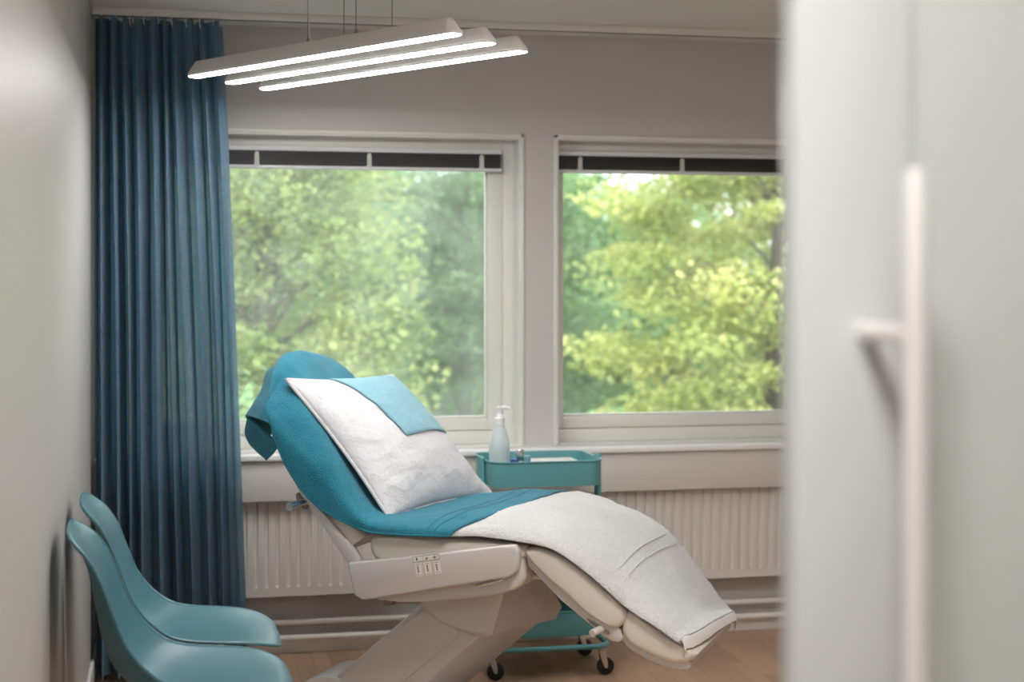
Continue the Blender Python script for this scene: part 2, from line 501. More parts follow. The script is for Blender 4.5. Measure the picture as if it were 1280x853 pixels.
# window wall: two openings, pillar between them
W1 = (-0.17, 1.320)           # opening of window 1 (x)
W2 = (1.470, 2.92)
ZT, ZS = 1.990, 0.776         # head and sill top
ww = MB()
ww.box(XL, XR, YW, YW + .22, ZT, ZC)                          # above the windows
ww.box(XL, W1[0], YW, YW + .22, ZS, ZT)
ww.box(W2[1], XR, YW, YW + .22, ZS, ZT)
ww.box(XL, XR, YLOW, YW + .22, 0, ZS - .0221)
wo = ww.build('wall_window', M['wall']); tag(wo, kind='structure')
MB().box(W1[1], W2[0], YW, YW + .22, ZS, ZT, 0.0).build('pillar', M['wall'], wo)

# casings, frames, sashes, panes
def window(name, x0, x1, left_f, right_f, sash, pmat):
    root = empty(name, ((x0 + x1) / 2, YW, ZS)); tag(root, kind='structure')
    ox, oy, oz = root.location
    def part(nm, mb, mat, par=None):
        mb.v = [(a - ox, b - oy, c - oz) for a, b, c in mb.v]
        return mb.build(nm, mat, par or root)
    cw, cp = 0.014, 0.008
    part('casing', MB().box(x0 - cw, x0 + .001, YW - cp, YW + .02, ZS, ZT + cw, .003), M['frame'])
    part('casing', MB().box(x1 - .001, x1 + cw, YW - cp, YW + .02, ZS, ZT + cw, .003), M['frame'])
    part('casing', MB().box(x0 - cw, x1 + cw, YW - cp, YW + .02, ZT - .001, ZT + cw, .003), M['frame'])
    y0 = YW + .10
    ft = 0.045
    fl_, fr_ = left_f, right_f
    part('frame_jamb', MB().box(x0, x0 + fl_, y0, y0 + .10, ZS, ZT, .003), M['frame'])
    part('frame_jamb', MB().box(x1 - fr_, x1, y0, y0 + .10, ZS, ZT, .003), M['frame'])
    part('frame_head', MB().box(x0 + fl_, x1 - fr_, y0, y0 + .10, ZT - ft, ZT, .003), M['frame'])
    part('frame_bottom', MB().box(x0 + fl_, x1 - fr_, y0, y0 + .10, ZS, ZS + .052, .004), M['frame'])
    # stepped reveal lining
    part('reveal_lining', MB().box(x1 - .006, x1 + .0005, YW + .001, y0, ZS, ZT), M['trim'])
    part('reveal_lining', MB().box(x0 - .0005, x0 + .006, YW + .001, y0, ZS, ZT), M['trim'])
    part('reveal_lining', MB().box(x0 + .006, x1 - .006, YW + .001, y0, ZT - .006, ZT), M['trim'])
    sx0, sx1, sz0, sz1 = x0 + fl_, x1 - fr_, ZS + .054, ZT - ft
    ys = y0 + .012
    sl, sr, sb, st_ = sash
    sa = part('sash_stile', MB().box(sx0, sx0 + sl, ys, ys + .06, sz0, sz1, .004), M['frame'])
    part('sash_stile', MB().box(sx1 - sr, sx1, ys, ys + .06, sz0, sz1, .004), M['frame'])
    part('sash_rail', MB().box(sx0 + sl, sx1 - sr, ys, ys + .06, sz0, sz0 + sb, .004), M['frame'])
    part('sash_rail', MB().box(sx0 + sl, sx1 - sr, ys, ys + .06, sz1 - st_, sz1, .004), M['frame'])
    gb = 0.008
    for (a, b, c, d) in ((sx0 + sl, sx0 + sl + gb, sz0 + sb, sz1 - st_), (sx1 - sr - gb, sx1 - sr, sz0 + sb, sz1 - st_),
                         (sx0 + sl + gb, sx1 - sr - gb, sz0 + sb, sz0 + sb + gb), (sx0 + sl + gb, sx1 - sr - gb, sz1 - st_ - gb, sz1 - st_)):
        part('glazing_bead', MB().box(a, b, ys + .018, ys + .04, c, d, .002), M['trim'])
    part('pane', MB().box(sx0 + sl + .003, sx1 - sr - .003, ys + .03, ys + .034, sz0 + sb + .003, sz1 - st_ - .003), pmat, None)
    return root
window('window_1', W1[0], W1[1], 0.05, 0.050, (0.055, 0.058, 0.048, 0.055), M['pane_a'])
window('window_2', W2[0], W2[1], 0.012, 0.05, (0.036, 0.055, 0.048, 0.055), M['pane_b'])

# sill board, apron, baseboards
sillb = MB().box(XL, XR, 5.868, YW - .001, ZS - .022, ZS, .004, 3)
sillb.box(W1[0], W1[1], YW - .001, YW + .10, ZS - .022, ZS).box(W2[0], W2[1], YW - .001, YW + .10, ZS - .022, ZS)
tag(sillb.build('trim_1', M['sill']), kind='structure')
tag(MB().box(XL, XR, 5.885, 5.905, 0.601, ZS - .022, .002).build('trim_2', M['apron']), kind='structure')
tag(MB().box(XL, XR, YLOW - .014, YLOW, 0, .052, .004).build('baseboard_window', M['trim']), kind='structure')
tag(MB().box(XL, XL + .013, YB + .10, YLOW - .02, 0, .085, .004).build('baseboard_left', M['trim']), kind='structure')

# sliding door in the doorway: white stile, frosted glass, long steel pull bar
d1 = empty('door_1', (0.556, 1.35, 0)); tag(d1, kind='structure')
MB().box(0.0, 0.118, 0, .036, 0.01, 2.15, .003).build('stile', M['stile'], d1)
MB().box(0.118, 0.95, .010, .024, 0.01, 2.15).build('glass_panel', M['frosted'], d1)
MB().box(0.95, 1.04, 0, .036, 0.01, 2.15, .003).build('stile', M['stile'], d1)
hb = MB().tube([(0.068, -0.105, z) for z in (0.52, 0.60, 1.0, 1.40, 1.515)] + [(0.068, -0.105, 1.5245)], [0.0112, 0.0112, 0.0112, 0.0112, 0.0112, 0.0085], 24)
bar = hb.build('pull_bar', M['steel'], d1)
for z in (0.62, 1.382):
    MB().tube([(0.068, 0.0, z), (0.068, -0.10, z)], 0.0085, 16).build('standoff', M['steel'], bar)

# ------------------------------------------------------------------ radiator and pipes
rx0, rx1, rz0, rz1, ry = 0.02, 2.80, 0.233, 0.615, 5.930
rad = empty('radiator', ((rx0 + rx1) / 2, 5.98, 0)); tag(rad, 'long white flat panel radiator with vertical grooves under the windowsill', 'radiator')
pitch = 0.04; xs = []
x = rx0 + .02
prof = [(0.0, 0), (0.005, .010), (0.011, .010), (0.016, 0)]
cols = [(rx0, 0)]
while x < rx1 - .04:
    for (dx, dy) in prof: cols.append((x + dx, dy))
    cols.append((x + 0.028, -0.0012))
    x += pitch
cols.append((rx1, 0))
zr = [(rz0 - .0, None, .012), (rz0 + .003, None, 0), (rz0 + .036, None, 0), (rz0 + .044, 1, 0), (rz1 - .03, 1, 0), (rz1 - .022, None, 0), (rz1, None, 0)]
rows = []
for (z, g, back) in zr:
    rows.append([(cx - (rx0 + rx1) / 2, ry - 5.98 + (cy if g else 0) + back, z) for (cx, cy) in cols])
rp = MB().grid(rows).build('front_panel', M['radiator'], rad, 30)
MB().box(rx0 - 1.41, rx1 - 1.41, ry - 5.98 + .016, ry - 5.98 + .070, rz0 + .01, rz1 - .01, .004).build('body', M['radiator'], rad)
for zc, nm in ((0.124, 'upper'), (0.064, 'lower')):
    p = MB().tube([(XL + .002, 5.992, zc), (1.0, 5.992, zc), (XR - .002, 5.992, zc)], 0.0115, 14).build('heating_pipe', M['pipe'])
    tag(p, 'upper white heating pipe along wall below radiator' if nm == 'upper' else 'lower white heating pipe along wall just above baseboard', 'pipe')

# ------------------------------------------------------------------ blinds drawn up in the window heads
def blind(x0, x1, clips, label):
    root = empty('venetian_blind', ((x0 + x1) / 2, 6.075, 1.85)); tag(root, label, 'blind', 'blinds drawn up at the window heads')
    ox = (x0 + x1) / 2
    MB().box(x0 - ox, x1 - ox, -.018, .018, .078, .094, .002).build('headrail', M['blind_rail'], root)
    sl = MB()
    for i in range(9):
        z = 0.0235 + i * 0.0062
        sl.box(x0 - ox + .002, x1 - ox - .002, -.015 + .002 * (i % 2), .015, z, z + .0042, .0008, 1)
    tag(sl.build('slat_stack', M['blind_dark'], root), kind='stuff')
    MB().box(x0 - ox, x1 - ox, -.015, .016, .009, .022, .003).build('bottom_rail', M['blind_rail'], root)
    for cx in clips:
        c = MB().prism([(-.012, .02), (.012, .02), (.009, .03), (.009, .066), (.004, .074), (-.004, .074), (-.009, .066), (-.009, .03)], -.021, -.0155, .001, 1)
        c.v = [(a + cx - ox, b, z) for a, b, z in c.v]
        c.build('clip', M['tape'], root)
    return root
blind(W1[0] + .05, 1.258, (-0.05, 0.297, 0.73, 1.176), 'dark venetian blind drawn up at the head of rain spotted window behind curtain')
blind(1.484, W2[1] - .05, (1.578, 2.006, 2.46), 'dark venetian blind drawn up at the head of window beside frosted door')

# ------------------------------------------------------------------ curtain and its track
ctr = empty('curtain_track', (0, 5.72, ZC)); tag(ctr, 'white curtain track fixed along the ceiling before the windows', 'curtain track')
MB().box(XL + .005, XR - .01, -.022, .022, -.026, -.0, .002).build('rail', M['trim'], ctr)
MB().box(XL + .005, XR - .01, -.006, .006, -.0275, -.0262).build('slot', M['dark'], ctr)

def curtain():
    NU, NV = 460, 60
    zt, zb = 2.352, 0.028
    widths = [.8, 1.3, .7, 1.0, 1.7, .75, 1.1, 1.5, .8, 1.35]      # folds of uneven width
    tot = sum(widths); edges = [0]
    for w in widths: edges.append(edges[-1] + w / tot)
    amp = [1.0, .8, 1.25, .9, .7, 1.2, 1.0, .75, 1.15, .9]
    rows = []
    for i in range(NV + 1):
        v = i / NV; z = zt + (zb - zt) * v
        xr = 0.150 + 0.095 * v ** 0.85; xl = XL + 0.014
        row = []
        for j in range(NU + 1):
            u = j / NU
            uw = min(1, max(0, u + .012 * math.sin(4 * v + 11 * u) * math.sin(math.pi * u)))
            k = max(q for q in range(len(widths)) if edges[q] <= uw + 1e-9)
            f = (uw - edges[k]) / (edges[k + 1] - edges[k])
            th = 2 * math.pi * (k + f)
            a0, a1 = amp[k], amp[(k + 1) % len(amp)]
            A = (0.034 + 0.024 * v) * (a0 + (a1 - a0) * smoothstep(.5, 1, f))
            A *= 0.7 + 0.3 * smoothstep(0, 0.12, v)
            sh = math.sin(th) + .28 * math.sin(2 * th + 1 + 2 * v)
            yy = A * sh + 0.005 * math.sin(2.7 * th + 5 * v)
            xx = xl + (xr - xl) * u + 0.012 * widths[k] * math.sin(2 * th + 0.5) * (1 - .3 * v)
            xx = max(XL + .006, xx)
            zz = z
            if i == 0: zz = z + 0.020 * abs(math.sin(u * 10 * math.pi)) - 0.010
            row.append((xx, yy + 0.006 * fbm((u * 7, v * 4, 1.3), 1.0), zz))
        rows.append(row)
    return rows
cur = empty('curtain', (0, 5.715, 0)); tag(cur, 'long teal linen curtain hanging in deep folds in the corner', 'curtain')
co = MB().grid(curtain()).build('cloth', M['curtain'], cur, 180)
for i in range(9):
    x = XL + .035 + i * (0.44 / 9)
    MB().tube([(x, 0, 2.369), (x, 0, 2.350), (x + .004, .006, 2.335)], 0.0022, 6).build('hook', M['white_plastic'], cur)

# ------------------------------------------------------------------ pendant lamp: three slanting-sided bars on wires
e0 = Vector((0.168, 5.40, 0)); e1 = Vector((0.872, 4.315, 0))
mid = (e0 + e1) / 2; dirv = (e1 - e0); LEN = dirv.length; ang = math.atan2(dirv.y, dirv.x)
pend = empty('pendant_lamp', (mid.x, mid.y, 2.10), ang); tag(pend, 'pendant lamp of three parallel white bars with glowing undersides hung on wires', 'lamp')
for k, (off, stag) in enumerate(((-0.179, .05), (0.0, 0.0), (0.179, -.05))):
    hl = LEN / 2
    # housing: broad at the underside, narrow on top, ends cut on the slant and rounded in plan
    rings = []
    nround = 8
    def outline(w, l):
        pts = []
        for q in range(nround + 1):
            a = -math.pi / 2 + math.pi * q / nround
            pts.append((l - w + w * math.cos(a), w * math.sin(a)))
        for q in range(nround + 1):
            a = math.pi / 2 + math.pi * q / nround
            pts.append((-l + w + w * math.cos(a), w * math.sin(a)))
        return pts
    for (w, l, z) in ((0.028, hl, 0.0), (0.0285, hl, 0.008), (0.012, hl - .030, 0.045), (0.009, hl - .036, 0.048)):
        rings.append([(px + stag, py + off, z) for (px, py) in outline(w, l)])
    hs = MB().loft(rings).build('housing', M['lamp_body'], pend, 25)
    rings = [[(px + stag, py + off, z) for (px, py) in outline(w, l)] for (w, l, z) in ((0.0215, hl - .005, -0.0025), (0.0235, hl - .003, 0.0))]
    MB().loft(rings).build('diffuser', M['led'], hs, 25)
for xa, xb in ((.028, -.243), (.256, 0.0)):
    MB().tube([(xa, -0.179, .024), (xb, 0.179, .024)], .007, 8).build('cross_bracket', M['lamp_body'], pend)
for xx, off in ((.028, -.179), (.256, -.179), (-.243, .179), (0.0, .179)):
    w = MB().tube([(xx, off, .046), (xx, off, ZC - 2.10)], 0.0015, 6).build('wire', M['wire'], pend)
    MB().lathe([(.0045, 0), (.0045, .012), (.002, .016)], (xx, off, .046), 10).build('wire_grip', M['wire'], w)
MB().tube(spline([(.05, -.179, .046), (.034, -.176, .065), (.030, -.177, .12), (.0285, -.179, ZC - 2.10)], 6), 0.0022, 6).build('power_cord', M['lamp_body'], pend)

# unseen ceiling lamps added as fill light for the room and door
def ceiling_fill_lamp(x, y, r, label, mat):
    t = empty('ceiling_fill_lamp', (x, y, ZC)); tag(t, label, 'lamp', 'added round ceiling fill lamps')
    MB().lathe([(r, -.035), (r + .006, -.03), (r + .006, 0)], seg=40).build('housing', M['lamp_body'], t)
    MB().lathe([(r * .6, -.048), (r * .95, -.040), (r - .002, -.030)], seg=40).build('diffuser', mat, t)
ceiling_fill_lamp(0.20, 0.55, 0.20, 'unseen round fill lamp added on the corridor ceiling outside the doorway', M['corridor_fill'])
ceiling_fill_lamp(1.35, 2.95, 0.30, 'unseen round fill lamp added on the room ceiling behind the door', M['ceiling_fill'])

# ------------------------------------------------------------------ treatment chair (local x towards the foot, y to the far side)
CO = (0.7271, 4.9599); CA = R(-32)
def cw(L, W, Z):
    ca, sa = math.cos(CA), math.sin(CA)
    return (CO[0] + L * ca - W * sa, CO[1] + L * sa + W * ca, Z)
tc = empty('treatment_chair', (CO[0], CO[1], 0), CA); tag(tc, 'reclined warm grey treatment chair with cream vinyl upholstery on slanted lift column', 'chair')

# base and lift column
bs_ = MB().prism([(-.37, 0.0), (-.37, .030), (-.33, .060), (-.18, .080), (.30, .06), (.42, .035), (.42, 0.0)], -.17, .17, .012, 2).build('base', M['plastic'], tc)
MB().prism(chaikin([(-.345, .05), (-.34, .12), (-.29, .160), (-.22, .175), (-.14, .15), (-.12, .06)], 2), -.142, .10, .01, 2).build('pivot_housing', M['plastic'], tc)
near = [(.105, .43), (.33, .375), (-.03, .05), (-.34, .05)]
farp = [(.145, .43), (.445, .375), (.07, .05), (-.32, .05)]
arm = MB().loft([[(a, -.12, b) for a, b in near], [(a, .13, b) for a, b in farp]])
bm = bmesh.new(); me = bpy.data.meshes.new('t'); me.from_pydata(arm.v, [], arm.f); bm.from_mesh(me)
bmesh.ops.recalc_face_normals(bm, faces=bm.faces[:])
bmesh.ops.bevel(bm, geom=bm.edges[:], offset=.008, segments=2, profile=.5, affect='EDGES')
MB().from_bm(bm).build('lift_arm', M['plastic'], tc)
MB().prism([(.105, .410), (.215, .350), (.222, .340), (.215, .328), (.212, .325), (.0, .145), (-.07, .08), (-.31, .06)], -.1255, -.118, .002, 1).build('arm_cover', M['plastic'], tc)
nb = [(.085, .45), (.378, .49), (.335, .345), (.315, .338), (.215, .355), (.15, .378), (.108, .410)]
fb = [(.10, .45), (.40, .49), (.465, .385), (.445, .345), (.28, .330), (.18, .36), (.118, .40)]
cxy = (.24, .415)
def shrink(poly, k): return [(cxy[0] + (a - cxy[0]) * k, cxy[1] + (b - cxy[1]) * k) for a, b in poly]
hb_ = MB().loft([[(a, -.158, b) for a, b in shrink(nb, .80)], [(a, -.150, b) for a, b in shrink(nb, .86)], [(a, -.138, b) for a, b in nb], [(a, .15, b) for a, b in fb]])
hb_.build('lift_head', M['plastic'], tc, 20)

# seat carriage and its side covers
MB().pad(chaikin([(-.03, .462), (.10, .452), (.30, .478), (.455, .510), (.492, .545), (.494, .60), (.485, .655), (.2, .62), (-.03, .575)], 2), -.285, .285, .02).build('seat_carriage', M['plastic'], tc)
side = [(-.062, .573), (-.052, .52), (-.040, .476), (-.012, .463), (.10, .487), (.455, .562), (.480, .580), (.486, .61), (.486, .640), (.474, .659), (.43, .653), (.15, .607)]
for (a, b) in ((-.325, -.288), (.288, .325)):
    sc_ = MB().prism(side, a, b, .007, 3).build('side_cover', M['plastic'], tc)
    if a < 0:
        # printed control label
        def quad(u, v, w, h, d, mat, nm, par):
            ca, sa = math.cos(R(10.2)), math.sin(R(10.2))
            def loc(p, q): return (.155 + p * ca - q * sa, .588 + p * sa + q * ca)
            pts = [loc(u, v), loc(u + w, v), loc(u + w, v + h), loc(u, v + h)]
            return MB().prism(pts, -.3252 - d, -.3249, 0).build(nm, mat, par, 0)
        lab = quad(0, .0, .086, .0165, .0002, M['ink'], 'control_label', sc_)
        quad(.0012, .0012, .0836, .0141, .0003, M['sticker'], 'label_field', lab)
        quad(.010, .004, .005, .008, .0005, M['ink'], 'label_mark', lab)
        quad(.0115, .0115, .002, .002, .0005, M['ink'], 'label_mark', lab)
        quad(.0335, .0012, .0006, .0141, .0005, M['ink'], 'label_mark', lab)
        quad(.041, .004, .006, .0035, .0005, M['ink'], 'label_mark', lab)
        quad(.0445, .0075, .005, .0025, .0005, M['ink'], 'label_mark', lab)
        quad(.063, .0065, .014, .0025, .0005, M['ink'], 'label_mark', lab)
        quad(.070, .003, .0022, .010, .0005, M['ink'], 'label_mark', lab)
        for q in range(3):
            kq = quad(.003 + q * .0305, -.042, .021, .037, .0006, M['sticker'], 'control_key', sc_)
            quad(.006 + q * .0305, -.0085, .014, .0012, .0009, M['ink'], 'key_mark', kq)
            quad(.006 + q * .0305, -.0385, .014, .0012, .0009, M['ink'], 'key_mark', kq)
            for e in range(4):
                quad(.0100 + q * .0305, -.032 + e * .0052, .0042, .0040, .0009, M['ink'], 'key_mark', kq)
# release lever, bracket, dark rail stubs
lv = MB().tube([(.345, -.292, .524), (.375, -.297, .534), (.398, -.298, .540), (.425, -.292, .549)], [.003, .005, .005, .003], 10).build('release_lever', M['chrome'], tc)
MB().box(.035, .065, -.28, -.24, .445, .462, .002).build('cable_clip', M['plastic_dark'], tc)
MB().box(.47, .56, -.22, .22, .562, .588, .003).build('hinge_bar', M['dark'], tc)
MB().box(.48, .57, -.20, .20, .538, .552, .003).build('hinge_bar', M['vinyl'], tc)

# seat cushion
MB().pad(chaikin([(-.01, .60), (-.012, .632), (.0, .654), (.05, .660), (.25, .660), (.45, .658), (.50, .650), (.505, .62), (.46, .60), (.2, .58), (.02, .57)], 2), -.295, .295, .035).build('seat_cushion', M['vinyl'], tc)

# backrest: points by height s on the slope, depth n out of it
EB = (-.574, .819); NB_ = (.819, .574); B0 = (-.012, .675)
def bp(s, n): return (B0[0] + EB[0] * s + NB_[0] * n, B0[1] + EB[1] * s + NB_[1] * n)
def halfw(s):     # half width of the backrest at height s: rounded head end
    if s < .28: return .285
    q = min(1.0, (s - .28) / .330)
    return .285 * math.sqrt(max(0.0, 1 - q ** 2.2 * 0.985))
rings = []
for i in range(25):
    s = -.015 + .642 * (1 - (1 - i / 24) ** 1.35) if False else -.015 + .645 * i / 24
    hw = max(.03, halfw(s)); endr = smoothstep(.640, .56, s)
    th = .125 * (0.45 + 0.55 * endr) * (0.8 + .2 * smoothstep(-.02, .05, s))
    ring = []
    for q in range(32):
        a = 2 * math.pi * q / 32
        ca, sa = math.cos(a), math.sin(a)
        ex = 0.42
        w = hw * math.copysign(abs(ca) ** ex, ca)
        n = -.068 + (th / 2) * math.copysign(abs(sa) ** 0.55, sa)
        L, Z = bp(s, n)
        ring.append((L, w, Z))
    rings.append(ring)
MB().loft(rings).build('back_cushion', M['vinyl'], tc, 60)
# back shell: plastic frame behind the cushion
fr_pts_o = [bp(s, -.150) for s in (.0, .12, .30, .42)]
fa = [(-.070, .560), (-.170, .690), (-.235, .770), (-.290, .865), (-.335, .945), (-.318, .955), (-.262, .868), (-.19, .752), (-.055, .612), (-.03, .575)]
for (a, b) in ((-.302, -.270), (.270, .302)):
    MB().prism(fa, a, b, .006, 2).build('back_arm', M['plastic'], tc)
MB().prism([bp(.02, -.118), bp(.42, -.118), bp(.41, -.132), bp(.03, -.140)], -.24, .24, .004, 2).build('back_panel', M['plastic'], tc)
lug = MB().prism(chaikin([(-.250, .772), (-.240, .776), (-.222, .758), (-.208, .738), (-.216, .722), (-.232, .730), (-.246, .75)], 1), -.305, -.285, .003, 1).build('peg_lug', M['plastic_dark'], tc)
MB().tube([(-.216, -.29, .748), (-.226, -.33, .744), (-.232, -.350, .742)], [.011, .011, .011], 16).build('peg', M['chrome'], lug)
MB().tube([(-.231, -.345, .742), (-.237, -.366, .740)], .0135, 16).build('peg_tip', M['chrome'], lug)

# calf and foot pads on the leg frame
calf = chaikin([(.492, .642), (.53, .650), (.60, .634), (.68, .585), (.76, .524), (.806, .484), (.803, .455), (.775, .428), (.735, .437), (.66, .480), (.58, .545), (.515, .605), (.492, .632)], 2)
MB().pad(calf, -.296, .296, .022).build('calf_pad', M['vinyl'], tc)
foot = chaikin([(.808, .490), (.788, .455), (.785, .415), (.815, .385), (.88, .355), (.94, .342), (.985, .350), (1.010, .372), (.995, .384), (.93, .416), (.86, .456)], 2)
MB().pad(foot, -.292, .262, .022).build('foot_pad', M['vinyl'], tc)
MB().pad(chaikin([(.788, .422), (.82, .392), (.88, .362), (.94, .348), (.985, .354), (.985, .326), (.94, .322), (.87, .338), (.80, .374), (.78, .402)], 1), -.275, .275, .008).build('foot_shell', M['plastic'], tc)
lf = [(.490, .640), (.515, .615), (.58, .556), (.66, .492), (.735, .450), (.775, .436), (.79, .40), (.775, .388), (.75, .392), (.70, .425), (.60, .498), (.50, .590)]
MB().prism(lf, -.280, .280, .006, 2).build('leg_frame', M['plastic'], tc)
MB().prism([(.680, .452), (.745, .420), (.752, .412), (.745, .408), (.69, .440)], -.2835, -.276, .001, 1).build('frame_slot', M['plastic_dark'], tc)
MB().tube([(.728, -.27, .425), (.708, -.318, .418)], [.012, .011], 14).build('knob', M['plastic'], tc)

# ------------------------------------------------------------------ towels, pillow and cloth on the chair (own things; built in chair coordinates, placed in the world)
def chair_thing(name, grid, mat, label, cat, thick=0.006):
    o = MB().grid(grid).build(name, mat, None, 180)
    o.location = (CO[0], CO[1], 0); o.rotation_euler = (0, 0, CA)
    tag(o, label, cat)
    if thick: solidify(o, thick, 0)
    return o

# white terry towel: rows from the hinge to the foot; columns near edge -> far edge
ZN = [(.000, .672), (.10, .674), (.264, .670), (.358, .674), (.478, .666), (.582, .650), (.679, .594), (.750, .540), (.810, .494), (.892, .447), (.955, .410)]
ZF = [(.00, .686), (.12, .688), (.28, .704), (.43, .726), (.512, .728), (.595, .706), (.697, .670), (.775, .622), (.850, .540), (.925, .445), (.972, .385)]
rows = []
for i, ((ln, zn), (lf_, zf)) in enumerate(zip(ZN, ZF)):
    def cc(t):
        L = ln + (lf_ - ln) * t; z = zn + (zf - zn) * t
        return L, z
    row = []
    crown = (.004, .004, .010, .022)[i] if i < 4 else .030
    for (W, t, dz) in ((-.306, 0.0, 0.0), (-.296, .05, min(.014, crown)), (-.255, .14, crown), (-.10, .38, crown + (.012 if i > 2 else 0)), (.08, .64, crown), (.22, .88, .008), (.285, 1.0, 0.0), (.303, 1.0, -.03)):
        L, z = cc(t)
        row.append((L, W, z + dz))
    rows.append(row)
# the woven end band hangs off the foot end
endn = [(.978, .385), (.990, .362)]
rows.append([(.968, -.306, .416), (.972, -.296, .424), (.985, -.255, .424), (1.000, -.10, .420), (1.004, .08, .408), (.998, .22, .388), (.990, .285, .370), (.984, .303, .345)])
g = net(rows, 10, 10)
g = rings_displace(g, 0.0045, 9, 1.0)
g = rings_displace(g, 0.0022, 60, 3.0, 2)
wt = chair_thing('white_towel', g, M['white_terry'], 'white terry towel spread over the leg rest of treatment chair', 'towel', 0.010)
last = g[-1]
band = [[(x + .0012, y, z) for x, y, z in last], [(x + .006, y, z - .013) for x, y, z in last], [(x + .009, y * 1.0, z - .029 - .005 * math.sin((j / (len(last) - 1)) * 7.0)) for j, (x, y, z) in enumerate(last)]]
band = net(band, 6, 1)
bo = MB().grid(band).build('end_band', M['white_hem'], wt, 180); solidify(bo, .004, 0)
# pressed stripe pair across the towel
for rr in (71, 75):
    row = g[rr]
    pts = [(x + .001, y, z + .007) for j, (x, y, z) in enumerate(row) if 22 < j < 52]
    MB().tube(pts, .0022, 6).build('woven_stripe', M['white_terry'], wt)

# teal towel: seat -> up the backrest -> over the head end, hanging behind
def bpw(s, n, w): L, Z = bp(s, n); return (L, w, Z)
T = []
T.append([(.266, -.318, .672), (.285, -.300, .694), (.33, -.20, .712), (.37, -.05, .722), (.40, .10, .734), (.425, .24, .742), (.435, .30, .728)])
T.append([(.190, -.320, .670), (.200, -.302, .695), (.22, -.20, .715), (.25, -.05, .722), (.28, .10, .728), (.29, .24, .735), (.295, .305, .715)])
T.append([(.127, -.320, .668), (.130, -.302, .694), (.13, -.20, .710), (.13, -.05, .714), (.14, .10, .716), (.15, .24, .718), (.15, .305, .69)])
T.append([(.060, -.320, .668), (.055, -.303, .695), (.05, -.20, .708), (.05, -.05, .708), (.05, .10, .708), (.05, .24, .708), (.05, .305, .68)])
T.append([(-.000, -.318, .672), (-.008, -.302, .706), bpw(.06, .022, -.20), bpw(.06, .022, -.05), bpw(.06, .022, .10), bpw(.06, .02, .24), bpw(.06, -.03, .305)])
T.append([(-.065, -.316, .692), bpw(.10, -.005, -.302), bpw(.13, .014, -.22), bpw(.14, .012, -.05), bpw(.14, .012, .10), bpw(.14, .01, .24), bpw(.14, -.05, .303)])
T.append([(-.170, -.314, .740), bpw(.21, -.025, -.304), bpw(.23, .012, -.235), bpw(.24, .012, -.06), bpw(.24, .012, .10), bpw(.24, .01, .25), bpw(.24, -.06, .303)])
T.append([(-.262, -.314, .838), bpw(.32, -.045, -.304), bpw(.34, .010, -.235), bpw(.35, .012, -.06), bpw(.35, .012, .10), bpw(.35, .008, .25), bpw(.35, -.07, .303)])
T.append([(-.318, -.315, .945), bpw(.43, -.06, -.302), bpw(.46, .004, -.222), bpw(.47, .012, -.06), bpw(.47, .012, .10), bpw(.46, .004, .24), bpw(.45, -.07, .290)])
T.append([(-.326, -.308, .980), bpw(.50, -.075, -.280), bpw(.565, -.010, -.165), bpw(.585, .010, -.05), bpw(.585, .010, .08), bpw(.56, -.004, .20), bpw(.53, -.07, .255)])
T.append([(-.376, -.295, .998), (-.365, -.270, 1.055), (-.385, -.19, 1.140), bpw(.650, -.030, -.04), bpw(.650, -.03, .07), bpw(.62, -.04, .17), bpw(.57, -.09, .22)])
T.append([(-.468, -.222, 1.000), (-.436, -.205, 1.058), (-.425, -.135, 1.125), bpw(.640, -.090, -.04), bpw(.640, -.09, .07), bpw(.61, -.10, .16), bpw(.56, -.12, .21)])
T.append([(-.410, -.228, .952), (-.487, -.160, .990), (-.470, -.11, 1.075), (-.490, -.04, 1.115), (-.490, .07, 1.115), (-.48, .16, 1.10), (-.46, .21, 1.06)])
T.append([(-.345, -.250, .914), (-.508, -.150, .925), (-.508, -.10, 1.00), (-.510, -.03, 1.00), (-.510, .07, 1.03), (-.50, .16, 1.02), (-.48, .21, .99)])
T.append([(-.396, -.220, .862), (-.462, -.170, .884), (-.505, -.09, .885), (-.508, -.02, .888), (-.512, .07, .94), (-.50, .16, .94), (-.48, .21, .92)])
g = net(T, 10, 12)
g = rings_displace(g, 0.006, 8, 5.0)
tt = chair_thing('teal_towel', g, M['teal_terry'], 'large teal terry towel draped over the headrest and backrest of treatment chair', 'towel', 0.007)
hem = MB().tube([r[0] for r in g], .0045, 6).build('hem', M['teal_hem'], tt)
hem2 = MB().tube(list(g[0]), .0045, 6).build('hem', M['teal_hem'], tt)
for rr in (7, 10):
    MB().tube([(x, y, z + .0035) for x, y, z in g[rr]], .0028, 6).build('woven_stripe', M['teal_hem'], tt)

